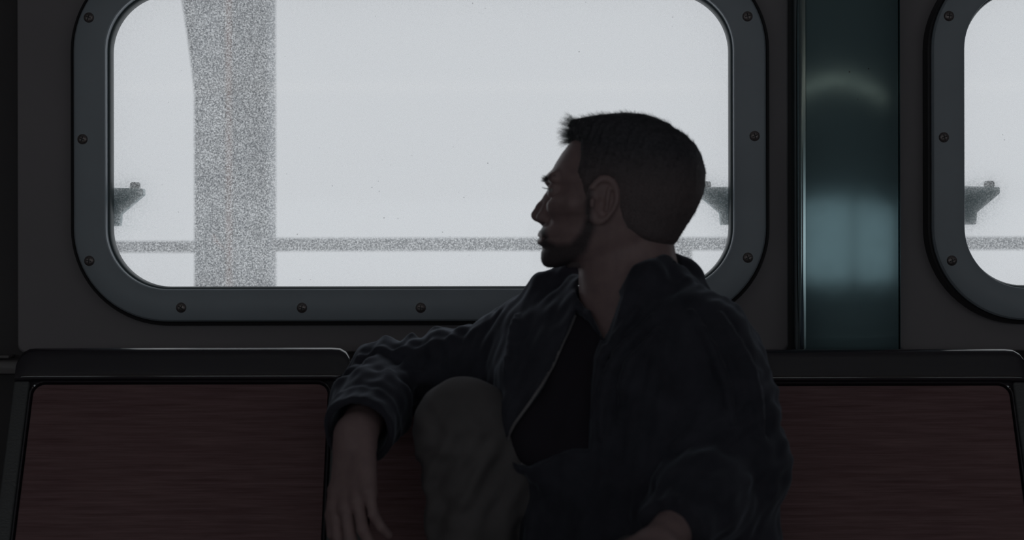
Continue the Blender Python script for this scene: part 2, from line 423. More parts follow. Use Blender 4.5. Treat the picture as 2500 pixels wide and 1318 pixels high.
# cabin side behind the camera: its windows light the near side and show in the steel
far = empty('wall_front', (0, 0, 0)); struct(far, 'painted cabin wall across the aisle, behind the viewpoint')
bm = bmesh.new(); box_bm(bm, -ROOM_X, OPP[0] - OPITCH / 2, ROOM_Y - .06, ROOM_Y, 0, ROOM_Z); box_bm(bm, OPP[-1] + OPITCH / 2, ROOM_X, ROOM_Y - .06, ROOM_Y, 0, ROOM_Z)
obj('wall_plate', bm_mesh('wall_plate', bm), M_wallfar, far)
for k, cx in enumerate(OPP):
    out = rrect(cx, ROOM_Z / 2, OPITCH / 2, ROOM_Z / 2, 0.0005, 18); inn = rrect(cx, OPPZ, OPPW + .035, OPPH + .035, WR + .035, 18)
    obj('wall_panel', plate_with_hole('wall_panel', out, inn, ROOM_Y, ROOM_Y - .06), M_wallfar, far)
    window('window_%d' % (k + 3), cx, 'cabin window in the opposite wall, behind the viewpoint', None, ROOM_Y, -1, M_glass_far, OPPZ, OPPW, OPPH)
lamp = empty('strip_lamp', (0, ROOM_Y + .09, 1.80)); tag(lamp, 'long strip lamp on the opposite wall, behind the viewpoint', 'lamp')
box('lamp_housing', -3.6, 3.6, -.089, .0, -.05, .05, M_frame, lamp, .008); box('lamp_diffuser', -3.55, 3.55, .0005, .02, -.014, .014, M_lamp, lamp, .012)

# ------------------------------------------------------------------ steel column cover between the windows
SX0, SX1 = P(1962, 0, 2.965)[0], P(2188, 0, 2.965)[0]
st = empty('steel_pillar_cover', ((SX0 + SX1) / 2, 0, 0)); tag(st, 'tall brushed stainless steel pillar cover between the two windows', 'pillar')
def steel_face():
    """bowed sheet, 1.1 cm of bulge over its width"""
    n = 24; w = (SX1 - SX0) / 2; R = 0.31; V, F = [], []
    sag = lambda x: math.sqrt(R * R - x * x) - math.sqrt(R * R - w * w)
    prof = [(-w + 2 * w * i / n, -0.052 - sag(-w + 2 * w * i / n)) for i in range(n + 1)]
    prof += [(w, 0.009), (-w, 0.009)]
    m = len(prof); zs = np.linspace(0.02, ROOM_Z - .002, 30)
    for z in zs: V += [(x, y, z) for x, y in prof]
    for j in range(len(zs) - 1):
        for i in range(m): F.append((j * m + i, j * m + (i + 1) % m, (j + 1) * m + (i + 1) % m, (j + 1) * m + i))
    return mesh_from('cover_sheet', V, F, True, 30)
obj('cover_sheet', steel_face(), M_steel, st)
def half_round(name, x0, x1, depth, mat):
    """vertical half-round edge strip standing proud of the wall"""
    n = 14; V, F = [], []; cx, r = (x0 + x1) / 2 - st.location.x, (x1 - x0) / 2
    prof = [(cx + r * math.cos(math.pi * i / n), -depth * math.sin(math.pi * i / n) - .008) for i in range(n + 1)] + [(cx - r, .009), (cx + r, .009)]
    m = len(prof)
    for z in (0.02, ROOM_Z - .002): V += [(x, y, z) for x, y in prof]
    for i in range(m): F.append((i, (i + 1) % m, m + (i + 1) % m, m + i))
    return obj(name, mesh_from(name, V, F, True, 40), mat, st)
def quarter_round(name, x0, x1, front, r, mat):
    n = 12; V, F = [], []; x0 -= st.location.x; x1 -= st.location.x
    prof = [(x0, .009)] + [(x0 + r - r * math.cos(math.pi / 2 * i / n), -front + r - r * math.sin(math.pi / 2 * i / n)) for i in range(n + 1)] + [(x1, -front), (x1, .009)]
    m = len(prof)
    for z in (0.02, ROOM_Z - .002): V += [(x, y, z) for x, y in prof]
    for i in range(m): F.append((i, (i + 1) % m, m + (i + 1) % m, m + i))
    return obj(name, mesh_from(name, V, F, True, 40), mat, st)
quarter_round('edge_trim', P(1946, 0, 2.945)[0], SX0 - .0006, .057, .0150, M_polish)
half_round('edge_trim', SX1 + .0004, SX1 + .0045, 0.048, M_steel)
# grey ledge along the bulkhead, at seat-back height
lz1, lz0 = P(0, 879, 2.95)[2], P(0, 911, 2.95)[2]
struct(box('trim_1', -ROOM_X, ROOM_X, -0.055, 0.0095, lz0, lz1, M_ledge, None, .004), 'grey painted ledge along the wall behind the seats')
struct(box('trim_2', -ROOM_X, PX0 - .012, -0.012, 0.0245, P(0, 866, 3.)[2] - .004, P(0, 866, 3.)[2] + .001, M_ledge, None, .001), 'thin metal strip above the ledge at the left')

# ------------------------------------------------------------------ outside: hinge brackets, column, railing, deck
def bracket(px_edge, sgn, D, label):
    """angled bracket bolted to the hull just outside the glass; sgn = +1 reaches right"""
    k = 1.0
    base = P(px_edge, 0, D)[0]
    pts = [(-14, 456), (90, 459), (91, 474), (84, 480), (35, 521), (33, 550), (-14, 550)]
    poly = [(base + sgn * x / FPX * D, P(0, y, D)[2]) for x, y in pts]
    root = empty('window_bracket', (base, D + CAMY, poly[0][1])); tag(root, label, 'bracket', 'brackets outside the windows')
    L = [(x - base, z - poly[0][1]) for x, z in poly]
    if sgn < 0: L = L[::-1]
    obj('bracket_arm', prism('bracket_arm', L, -.009, .012, .0022), M_bracket, root)
    pts2 = [(-14, 468), (60, 470), (28, 512), (26, 546), (-14, 546)]
    L2 = [(sgn * x / FPX * D, P(0, y, D)[2] - poly[0][1]) for x, y in pts2]
    if sgn < 0: L2 = L2[::-1]
    obj('bracket_web', prism('bracket_web', L2, -.0115, -.009, .0008), M_bracket, root)
    bm = bmesh.new(); bmesh.ops.create_cone(bm, cap_ends=True, segments=6, radius1=.0105, radius2=.0095, depth=.011)
    bmesh.ops.bevel(bm, geom=list(bm.edges), offset=.0015, segments=2, affect='EDGES')
    b = obj('bolt', bm_mesh('bolt', bm), M_bolt, root); b.location = (sgn * 68 / FPX * D, .0015, P(0, 451, D)[2] - poly[0][1])
    return root
bracket(262, 1, 3.034, 'grey hinge bracket outside the big window, left of the rusty column')
bracket(1792, -1, 3.034, 'grey hinge bracket outside the glass, behind the back of the man\'s head')
bracket(2348, 1, 3.034, 'grey hinge bracket outside the right-hand window')

OD = 5.0
col = empty('deck_column', tuple(P(565, 659, OD) * np.array((1, 1, 0)))); tag(col, 'broad grey steel column on the outer deck, rust streak down its middle', 'column')
cx = col.location.x; hw = (657 - 474) / 2 / FPX * OD
# H-section: two flanges side by side seen end on, with a web box behind
box('column_shaft', -hw, hw, 0.0, 0.16, -.4, 3.4, M_column, col, .008)
box('column_flange', -hw + .004, -.016, -0.012, -.0002, -.4, 3.4, M_column, col, .003)
o = box('column_flange', .006, hw - .004, -0.012, -.0002, -.4, 3.4, simple('column_painted_shade', (0.13, 0.15, 0.17), .6, nscale=9, var=.25), col, .003)  # right flange: darker copy of the column paint, shade put into its colour
V, F = tube_np([[(-.005, -.010, z) for z in np.linspace(-.4, 3.4, 12)]], [0.0095], 10)
obj('drain_pipe', np_mesh('drain_pipe', V, F), M_rust, col)
# gusset flaring at the upper left
gz = P(0, 262, OD)[2]
obj('gusset', prism('gusset', [(-hw + .002, gz - .03), (-hw + .002, 3.3), (-.42, 3.3), (-hw - .055, gz + .42), (-hw - .022, gz + .2), (-hw - .009, gz + .1)][::-1], .03, .05), M_column, col)
hk = P(535, 590, OD) - np.array(col.location)
V, F = tube_np([[(hk[0] - .013, -.02, hk[2] + .02), (hk[0] - .003, -.032, hk[2] + .004), (hk[0] + .008, -.03, hk[2] - .008), (hk[0] + .016, -.014, hk[2] - .02)]], [[.0035, .006, .006, .004]], 8)
obj('hook', np_mesh('hook', V, F), M_rust, col)

rz = P(0, 597, OD)[2]
rail = empty('deck_railing', (0, OD + CAMY + .09, rz)); tag(rail, 'grey horizontal deck railing running behind the column', 'railing')
def bar(name, x0, x1, z0, z1, y0=-.02, y1=.02): return box(name, x0, x1, y0, y1, z0, z1, M_rail, rail, .009, 3)
ODr = OD + .09; zz = lambda py: P(0, py, ODr)[2] - rz
bar('top_rail', cx + .09, 4.0, zz(612), zz(580)); bar('top_rail', -4.0, cx - .09, zz(615), zz(587))
for px in (1668, 3000, -900, 3900):
    x = P(px, 0, ODr)[0]; bar('rail_post', x - .026, x + .026, -rz - .3, zz(610) , -.018, .018)
struct(box('deck_floor', -6, 6, 0.3, 2.4, -.45, -.4, M_deck), 'painted outer deck beyond the windows')

# ------------------------------------------------------------------ bench seats
TILT = math.radians(24.5)
SEAT_W = 0.531
def make_seat():
    root = empty('bench_seat', (0, 0, 0))
    tz, ty = 0.8742, -0.300                    # top of the roll (z), its centre line (y)
    # local frame of the back: s runs down the back, t out of it towards the sitter
    def place(o):
        o.location = (0, ty, tz); o.rotation_euler = (-TILT, 0, 0)
    # back frame: top roll, two stiles, lower rail in one moulded shell
    hw = SEAT_W / 2
    bm = bmesh.new()
    # shell plate with rounded top corners
    pts = rrect(0, -0.26, hw, 0.26, 0.026, 8)
    fv = [bm.verts.new((x, -0.010, z)) for x, z in pts]; f = bm.faces.new(fv)
    r = bmesh.ops.extrude_face_region(bm, geom=[f]); vs = [g for g in r['geom'] if isinstance(g, bmesh.types.BMVert)]
    bmesh.ops.translate(bm, vec=(0, 0.036, 0), verts=vs); bmesh.ops.recalc_face_normals(bm, faces=bm.faces)
    bmesh.ops.bevel(bm, geom=[e for e in bm.edges if len(e.link_faces) == 2 and e.calc_face_angle(0) > 1.2], offset=.006, segments=3, affect='EDGES')
    o = obj('back_shell', bm_mesh('back_shell', bm), M_black, root); place(o)
    # glossy roll over the top edge: section rounded at the top, ends rounded in elevation
    prof = []
    for i in range(13):
        a = math.pi * i / 12; prof.append((0.022 * math.cos(a), -0.022 + 0.022 * math.sin(a)))      # (y, z) over the top
    prof += [(-0.0232, -0.034), (-0.0236, -0.048), (-0.0232, -0.055), (-0.0215, -0.0585), (-0.018, -0.0600), (0.004, -0.0605), (0.022, -0.056)]
    n = 26; V, F = [], []; m = len(prof)
    for i in range(n + 1):
        e = i / n; x = -hw + SEAT_W * (0.5 - 0.5 * math.cos(math.pi * e))
        d = hw - abs(x); c = 0.024
        drop = 0 if d > c else (c - math.sqrt(max(0, c * c - (c - d) ** 2)))
        dd = 1 if d > c else 1 - 0.25 * ((c - d) / c) ** 2
        for y, z in prof:
            k = max(0, 1 + z / 0.05) if z > -0.05 else 0
            V.append((x, y * dd, z - drop * k))
    for i in range(n):
        for j in range(m): F.append((i * m + j, i * m + (j + 1) % m, (i + 1) * m + (j + 1) % m, (i + 1) * m + j))
    F.append(tuple(range(m))[::-1]); F.append(tuple(n * m + j for j in range(m)))
    me = mesh_from('top_roll', V, F, True, 50)
    b2 = bmesh.new(); b2.from_mesh(me); bmesh.ops.recalc_face_normals(b2, faces=b2.faces); b2.to_mesh(me); b2.free()
    o = obj('top_roll', me, M_roll, root); place(o)
    # worn textured stiles either side of the wood
    for s in (-1, 1):
        bm = bmesh.new(); box_bm(bm, s * (hw - .013) - .0125, s * (hw - .013) + .0125, -.0195, -.0098, -.49, -.0615, .004, 3)
        o = obj('side_stile', bm_mesh('side_stile', bm), M_edge, root); place(o)
    # groove bead + wood panel
    bw, bz0, bz1 = hw - 0.026, -0.47, -0.0605
    bead = [(o, y - .0140) for o, y in ((0.0, -.0015), (0.0008, -.006), (0.0026, -.007), (0.0036, -.005), (0.0038, .0042), (0.0, .0042))]
    o = obj('panel_bead', sweep_rrect('panel_bead', 0, (bz0 + bz1) / 2, bw - .0045, (bz1 - bz0) / 2 - .0045, .02, bead, 10), M_roll, root); place(o)
    me = prism('back_panel', rrect(0, (bz0 + bz1) / 2, bw - .007, (bz1 - bz0) / 2 - .007, .018, 10), -.0175, -.0101, .0008)
    o = obj('back_panel', me, M_wood, root); place(o)
    # seat pan with wooden insert, tipping slightly back
    yb = ty - 0.52 * math.sin(TILT) + .02
    bm = bmesh.new(); box_bm(bm, -hw, hw, yb - .46, yb + .02, -.03, 0.0, .011, 4)
    o = obj('seat_shell', bm_mesh('seat_shell', bm), M_black, root); o.location = (0, 0, .430)
    me = prism('seat_panel', [(x, y) for x, y in rrect(0, yb - .215, bw - .006, .19, .03, 8)], 0.0, .006, .0008)
    me.transform(Matrix(((1, 0, 0, 0), (0, 0, 1, 0), (0, 1, 0, 0), (0, 0, 0, 1)))); me.flip_normals()
    o = obj('seat_panel', me, M_wood, root); o.location = (0, 0, .4285)
    for s in (-1, 1):
        bm = bmesh.new(); box_bm(bm, s * .2 - .02, s * .2 + .02, yb - .36, yb - .05, 0.39, .402, .003); box_bm(bm, s * .2 - .018, s * .2 + .018, yb - .24, yb - .19, 0.012, .395, .006)
        box_bm(bm, s * .2 - .03, s * .2 + .03, yb - .40, yb - .02, 0.0, .014, .004)
        obj('leg', bm_mesh('leg', bm), M_black, root)
    # small joint block that ties this seat to the next
    bm = bmesh.new(); box_bm(bm, hw - .004, hw + .0064, -.004, .010, -.046, -.024, .002)
    o = obj('joint_block', bm_mesh('joint_block', bm), M_ledge, root); place(o)
    return root
def copy_tree(o, parent=None):
    c = o.copy(); C.objects.link(c); c.parent = parent
    for ch in o.children: copy_tree(ch, c)
    return c
seat0 = make_seat()
XA = P(52, 0, 2.70)[0] + SEAT_W / 2
SEATS = [(0, 'bench seat with reddish wood back left of the man, end of the row', 0.0),
         (1, 'bench seat in the middle of the row that the man sits on', 0.0),
         (2, 'bench seat with reddish wood back right of the man, below the steel pillar cover', -.004),
         (3, 'bench seat at the right edge of the picture, only its corner showing', -.004)]
for k, lab, dz in SEATS:
    s = seat0 if k == 0 else copy_tree(seat0)
    s.location = (XA + k * (SEAT_W + .0068), 0, dz); tag(s, lab, 'seat', 'bench seats under the windows')

# ------------------------------------------------------------------ the seated man: signed-distance modelling
f32 = np.float32
def smin(a, b, k):
    h = np.clip(0.5 + 0.5 * (b - a) / k, 0, 1); return b + (a - b) * h - k * h * (1 - h)
def smax(a, b, k): return -smin(-a, -b, k)
def capd(p, a, b, ra, rb):
    a = np.asarray(a, f32); ba = np.asarray(b, f32) - a; q = p - a
    h = np.clip((q @ ba) / max(float(ba @ ba), 1e-9), 0, 1)
    return np.linalg.norm(q - h[:, None] * ba, axis=1) - (ra + (rb - ra) * h)
def capt(p, a, b):
    a = np.asarray(a, f32); ba = np.asarray(b, f32) - a
    return ((p - a) @ ba) / float(ba @ ba)
def elld(p, c, R, rad):
    """ellipsoid; R rows = its axes"""
    q = (p - np.asarray(c, f32)) @ np.asarray(R, f32).T; rad = np.asarray(rad, f32)
    k0 = np.linalg.norm(q / rad, axis=1); k1 = np.linalg.norm(q / (rad * rad), axis=1) + 1e-9
    return k0 * (k0 - 1) / k1
def chain(p, pts, rad, k=0.02):
    d = None
    for i in range(len(pts) - 1):
        e = capd(p, pts[i], pts[i + 1], rad[i], rad[i + 1]); d = e if d is None else (np.minimum(d, e) if k == 0 else smin(d, e, k))
    return d
_rs = np.random.RandomState(7)
_K = _rs.normal(size=(10, 3)); _K /= np.linalg.norm(_K, axis=1)[:, None]; _PH = _rs.uniform(0, 6.28, 10)
def wob(p, lam, seed=0):
    s = 0
    for i in range(5):
        j = (i + seed) % 10; s = s + np.sin((p @ _K[j].astype(f32)) * f32(2 * math.pi / lam * (1 + .23 * i)) + f32(_PH[j]))
    return s / 3.0

def surface_nets(fn, lo, hi, h, block=20):
    lo = np.asarray(lo, float); n = np.ceil((np.asarray(hi, float) - lo) / h / block).astype(int) * block
    G = np.empty(n + 1, f32); nb = n // block
    bi = np.stack(np.meshgrid(*[np.arange(k) for k in nb], indexing='ij'), -1).reshape(-1, 3)
    cen = (lo + (bi + .5) * block * h).astype(f32); dc = fn(cen)
    half = block * h * 0.87
    near = np.abs(dc) < half * 1.5
    ar = np.arange(block + 1)
    off = np.stack(np.meshgrid(ar, ar, ar, indexing='ij'), -1).reshape(-1, 3)
    for b, d, isn in zip(bi, dc, near):
        i, j, k = b * block
        if not isn: G[i:i + block + 1, j:j + block + 1, k:k + block + 1] = d
    for b in bi[near]:
        i, j, k = b * block
        pts = (lo + (off + b * block) * h).astype(f32)
        G[i:i + block + 1, j:j + block + 1, k:k + block + 1] = fn(pts).reshape(block + 1, block + 1, block + 1)
    G[0] = G[-1] = 1; G[:, 0] = G[:, -1] = 1; G[:, :, 0] = G[:, :, -1] = 1
    S = G < 0
    cnt = np.zeros(n, np.int8)
    for dx in (0, 1):
        for dy in (0, 1):
            for dz in (0, 1): cnt += S[dx:n[0] + dx, dy:n[1] + dy, dz:n[2] + dz]
    act = np.argwhere((cnt > 0) & (cnt < 8))
    idx = np.full(n, -1, np.int32); idx[act[:, 0], act[:, 1], act[:, 2]] = np.arange(len(act))
    acc = np.zeros((len(act), 3)); num = np.zeros(len(act))
    cs = np.array([(x, y, z) for x in (0, 1) for y in (0, 1) for z in (0, 1)])
    val = np.stack([G[act[:, 0] + c[0], act[:, 1] + c[1], act[:, 2] + c[2]] for c in cs], 1)
    for a in range(8):
        for b in range(a + 1, 8):
            if np.abs(cs[a] - cs[b]).sum() != 1: continue
            m = (val[:, a] < 0) != (val[:, b] < 0)
            t = val[:, a] / (val[:, a] - val[:, b] + 1e-12)
            acc[m] += (cs[a] + t[:, None] * (cs[b] - cs[a]))[m]; num[m] += 1
    V = lo + (act + acc / num[:, None]) * h
    Fs = []
    for ax in range(3):
        u, v = (ax + 1) % 3, (ax + 2) % 3
        sl0 = [slice(1, None)] * 3; sl0[ax] = slice(0, n[ax]); sl0[u] = slice(1, n[u]); sl0[v] = slice(1, n[v])
        sl1 = list(sl0); sl1[ax] = slice(1, n[ax] + 1)
        A, B = S[tuple(sl0)], S[tuple(sl1)]
        e = np.argwhere(A != B); fl = A[e[:, 0], e[:, 1], e[:, 2]]
        e = e.copy(); e[:, u] += 1; e[:, v] += 1
        def at(du, dv):
            q = e.copy(); q[:, u] -= du; q[:, v] -= dv; return idx[q[:, 0], q[:, 1], q[:, 2]]
        quad = np.stack([at(1, 1), at(0, 1), at(0, 0), at(1, 0)], 1)
        quad[~fl] = quad[~fl][:, ::-1]
        Fs.append(quad[(quad >= 0).all(1)])
    F = np.concatenate(Fs)
    # one step of gradient projection to sharpen
    for _ in range(1):
        p = V.astype(f32); d = fn(p); eps = f32(h * .35)
        g = np.stack([fn(p + np.eye(3, dtype=f32)[q] * eps) - fn(p - np.eye(3, dtype=f32)[q] * eps) for q in range(3)], 1) / (2 * eps)
        g2 = (g * g).sum(1) + 1e-6
        step = -(d / g2)[:, None] * g; L = np.linalg.norm(step, axis=1); step *= np.minimum(1, h * .6 / (L + 1e-9))[:, None]
        V = V + step
    return V, F

_P = P
def P(px, py, D): return _P(px, py, D * 0.965)                # he sits a hand's breadth clear of the backrest
# ---- head in its own frame: u forwards (image left), w sideways towards the viewer, v up; traced from the profile
HD, HK = 2.50, FPX / (2.50 * .965)
HC = P(1520, 470, HD)
HYAW = math.radians(14)                       # turned a little towards the glass
UF = np.array((-math.cos(HYAW), math.sin(HYAW), 0)); WF = np.array((-math.sin(HYAW), -math.cos(HYAW), 0)); VF = np.array((0, 0, 1.0))
HR = np.stack([UF, WF, VF]).astype(f32); HRI = np.stack([UF / math.cos(HYAW), WF, VF])   # H() -> room
def to_head(p): return (p - HC.astype(f32)) @ HR.T * np.array((math.cos(HYAW), 1, 1), f32)
def H(px, py, w=0.0): return np.array(((1520 - px) / HK, w, (470 - py) / HK))
_fy = np.array([291, 294, 300, 310, 330, 350, 372, 397, 421, 436, 445, 452, 460, 475, 500, 530, 545, 555, 565, 575, 580.5, 586, 593, 600, 606, 617, 630, 642, 652, 660, 676])
_fx = np.array([1530, 1500, 1468, 1440, 1412, 1395, 1377, 1361, 1348, 1342, 1343, 1349, 1353, 1357, 1355, 1346, 1336, 1326, 1319, 1316.5, 1321.5, 1315.5, 1317, 1324, 1326.5, 1322.5, 1322, 1325, 1332, 1343, 1368])
_by = np.array([291, 296, 306, 318, 334, 352, 376, 397, 421, 449, 477, 502, 523, 551, 575, 596, 640, 680])
_bx = np.array([1530, 1575, 1607, 1630, 1655, 1675, 1692, 1702, 1708, 1708, 1702, 1692, 1682, 1664, 1650, 1640, 1630, 1640])
_wy = np.array([291, 296, 305, 320, 345, 380, 420, 450, 480, 510, 540, 570, 600, 630, 660, 690])
_wv = np.array([.004, .030, .045, .057, .067, .0735, .0765, .0765, .074, .0715, .069, .0655, .061, .055, .049, .045])
_ey = np.array([291, 350, 420, 470, 520, 560, 600, 640, 690]); _ev = np.array([0, .02, .08, .10, .16, .24, .34, .42, .45])
def skull(q, _fy=_fy, _fx=_fx, _by=_by, _bx=_bx, _wy=_wy, _wv=_wv, topy=288.5):
    py = 470 - q[:, 2] * HK
    F = (1520 - np.interp(py, _fy, _fx)) / HK; B = (1520 - np.interp(py, _by, _bx)) / HK
    W = np.interp(py, _wy, _wv); E = np.interp(py, _ey, _ev)
    c = F * .42 + B * .58; a = np.where(q[:, 0] > c, F - c, c - B)
    s = np.clip((q[:, 0] - c) / np.maximum(a, 1e-4), -2, 2); sf = np.clip(s, 0, 1)
    W = W * (1 - E * sf * sf)
    ex = 2.25
    k = (np.abs(s) ** ex + np.abs(q[:, 1] / W) ** ex) ** (1 / ex)
    d = (k - 1) * np.maximum(np.minimum(a, W), .006) * .9
    return np.maximum(d, (topy - py) / HK)
NK0, NK1 = H(1526, 585), H(1548, 800)
def neck_h(q):
    s = np.array((.855, 1.0, 1.0), f32)
    return capd(q * s, NK0 * s, NK1 * s, .0565, .066)
def head(q):
    d = skull(q)
    # lower border of the jaw
    a, b = H(1338, 664), H(1475, 612)
    nx, nz = -(b[2] - a[2]), (b[0] - a[0]); L = math.hypot(nx, nz); nx, nz = nx / L, nz / L
    pl = (q[:, 0] - a[0]) * nx + (q[:, 2] - a[2]) * nz
    if (H(1500, 480)[0] - a[0]) * nx + (H(1500, 480)[2] - a[2]) * nz > 0: pl = -pl
    d = smax(d, pl, .012)
    d = smin(d, neck_h(q), .018)
    m = q * np.array((1, -1, 1), f32); q2 = np.where(q[:, 1:2] < 0, m, q)         # mirrored half
    # cheekbones, brow ridge, jaw muscle
    d = smin(d, capd(q2, H(1372, 505, .040), H(1420, 500, .060), .010, .010), .022)
    d = smin(d, capd(q2, H(1350, 440, .008), H(1366, 436, .043), .0065, .006), .012)
    # sockets
    d = smax(d, -elld(q2, H(1349, 466, .033), np.eye(3), (.0125, .0175, .0105)), .010)
    # nose
    n = chain(q, [H(1353, 455), H(1340, 482), H(1324, 505), H(1310, 523.5)], [.0058, .0066, .0078, .0075], .004)
    n = smin(n, capd(q2, H(1354, 474, .006), H(1333, 526, .0115), .006, .0075), .008)
    n = smin(n, elld(q2, H(1329, 530, .0125), np.eye(3), (.0085, .0060, .0070)), .004)
    n = smin(n, capd(q, H(1313, 530), H(1328, 538), .0052, .006), .004)
    d = smin(d, n, .0055)
    d = smax(d, -capd(q2, H(1312, 542, .0060), H(1322, 534, .0068), .0026, .0026), .002)
    # lips and the line of the mouth
    d = smin(d, capd(q2, H(1322, 572.5), H(1338, 579, .022), .0038, .002), .004)
    d = smin(d, capd(q2, H(1322, 588.5), H(1338, 583, .021), .0045, .002), .004)
    d = smax(d, -capd(q2, H(1315, 580.5), H(1344, 582, .026), .0014, .0016), .0025)
    # eyeball with lids
    ball = np.linalg.norm(q2 - H(1371, 467, .0315).astype(f32), axis=1)
    lid = ball - .0134
    e = q2 - H(1371, 467, .0315).astype(f32); up = e[:, 2] - .0012
    slit = np.abs(up) - np.clip(.0042 - .10 * np.abs(e[:, 1]), .0004, .0042)
    lid = smax(lid, -np.maximum(slit, -(e[:, 0] - .003)), .001)
    d = smin(d, lid, .003); d = np.minimum(d, ball - .0121)
    # ears
    ax = np.array((-.20, .0, .98)); ax /= np.linalg.norm(ax)                 # long axis, leaning back
    ou = np.array((-.42, .88, -.08)); ou -= ax * (ou @ ax); ou /= np.linalg.norm(ou)   # faces out and a little forwards
    bk = np.cross(ax, ou); bk = bk if bk[0] < 0 else -bk
    ec = H(1496, 494, .0800)
    l = (q2 - ec.astype(f32)) @ np.stack([bk, ou, ax]).astype(f32).T
    r = np.sqrt((l[:, 0] / (.0205 - .004 * np.clip(-l[:, 2] / .03, 0, 1))) ** 2 + (l[:, 2] / .0325) ** 2)
    plate = np.maximum((r - 1) * .019, np.abs(l[:, 1] + .0025 - .10 * l[:, 0]) - .0022)
    rim = np.sqrt(((r - .93) * .02) ** 2 + (l[:, 1] - .0025 - .10 * l[:, 0]) ** 2) - .0032
    fr = (l[:, 0] + .013) ; rim = np.where((l[:, 0] < -.011) & (l[:, 2] < .012), rim + (-.011 - l[:, 0]) * 1.2, rim)
    ear = smin(plate, rim, .003)
    anti = capd(l, (.006, .003, .016), (.007, .003, -.012), .0030, .0030); ear = smin(ear, anti, .004)
    lobe = elld(l, (-.007, .001, -.026), np.eye(3), (.0085, .0038, .0085)); ear = smin(ear, lobe, .004)
    tragus = capd(l, (-.0135, .0028, -.003), (-.0125, .0026, -.010), .0035, .0035); ear = smin(ear, tragus, .003)
    ear = smax(ear, -elld(l, (-.003, .003, -.006), np.eye(3), (.0085, .0070, .0105)), .002)
    root = capd(l, (-.010, -.008, .012), (-.010, -.008, -.018), .008, .008); ear = smin(ear, root, .006)
    return smin(d, ear, .003)

# ---- joints of the body
N0, N1 = HC + NK0 @ HRI, HC + NK1 @ HRI
RSH, REL, RWR = P(1312, 852, 2.62), P(945, 922, 2.655), P(868, 1062, 2.43)
LSH, LEL, LWR = P(1694, 845, 2.42), P(1795, 1125, 2.40), P(1610, 1330, 2.17)
TF = np.array((-.616, -.788, 0)); TL = np.array((.788, -.616, 0))             # chest faces, his left
CH = P(1512, 925, 2.56); BE = P(1545, 1150, 2.51); PE = P(1570, 1372, 2.465)
RHIP, RKN, RAN = P(1480, 1365, 2.56), P(1124, 1047, 2.47), P(1175, 1545, 2.44)
LHIP = PE + TL * .085 + TF * .02 + np.array((0, 0, -.01)); LKN = np.array((.03, -1.05, .535)); LAN = np.array((.01, -1.035, .10))

def hand_prims(wr, dirv, palm, length=.185, curl=0.5, thumb=1):
    """bones of a hand: wrist point, pointing direction, palm normal; thumb=+1/-1 picks the thumb's side"""
    d = dirv / np.linalg.norm(dirv); pn = palm - d * (palm @ d); pn /= np.linalg.norm(pn)
    s = np.cross(d, pn) * thumb                                   # towards the thumb
    k = length / .185; B = []
    mcps = [(.030, .088, .073), (.010, .092, .082), (-.011, .088, .076), (-.030, .080, .060)]
    for i, (so, fo, fl) in enumerate(mcps):
        m = wr + (s * so + d * fo) * k
        B.append((wr + s * so * .55 * k + d * .012 * k, m, .0165 * k, .0115 * k))
        dd, c = d + s * so * .9, curl * (1 + .12 * i); p = m; r0 = (.0092, .0094, .0089, .0078)[i] * k
        ang = 0.0
        for j, fr in enumerate((.46, .30, .24)):
            ang += c * (0.55, .85, .5)[j]
            v = d * math.cos(ang) + pn * math.sin(ang) + s * so * .8; v /= np.linalg.norm(v)
            e = p + v * fl * fr * k * 1.12; B.append((p, e, r0 * (1 - .09 * j), r0 * (.91 - .09 * j))); p = e
    t0 = wr + (s * .018 + d * .022 + pn * .006) * k; v = (s * .75 + d * .62 + pn * .30); v /= np.linalg.norm(v)
    t1 = t0 + v * .044 * k; v2 = (s * .42 + d * .85 + pn * .30); v2 /= np.linalg.norm(v2); t2 = t1 + v2 * .034 * k
    v3 = (s * .25 + d * .92 + pn * .36); v3 /= np.linalg.norm(v3); t3 = t2 + v3 * .026 * k
    T = [(t0, t1, .0155 * k, .0115 * k), (t1, t2, .0112 * k, .0098 * k), (t2, t3, .0098 * k, .0082 * k)]
    return B, T
RH = hand_prims(RWR + np.array((0, -.006, -.01)), P(852, 1330, 2.34) - RWR, np.array((.55, .75, -.1)), .19, .45, -1)
LH = hand_prims(LWR, np.array((-.45, -.50, -.12)), np.array((0, 0, -1.0)), .19, .35, -1)
def hand_d(p, HB):
    B, T = HB; fing = None; palm = None
    for i, (a, b, ra, rb) in enumerate(B):
        e = capd(p, a, b, ra, rb)
        if i % 4 == 0: palm = e if palm is None else smin(palm, e, .012)
    for f in range(4):
        fd = None
        for j in range(1, 4):
            a, b, ra, rb = B[f * 4 + j]; e = capd(p, a, b, ra, rb); fd = e if fd is None else smin(fd, e, .0025)
        fing = fd if fing is None else np.minimum(fing, fd)
    d = smin(palm, fing, .006)
    t = None
    for a, b, ra, rb in T:
        e = capd(p, a, b, ra, rb); t = e if t is None else smin(t, e, .003)
    return smin(d, t, .009)
def far_skip(p, c, r):
    """mean distance bound so that far prims can be skipped"""
    return np.linalg.norm(p - np.asarray(c, f32), axis=1) - r
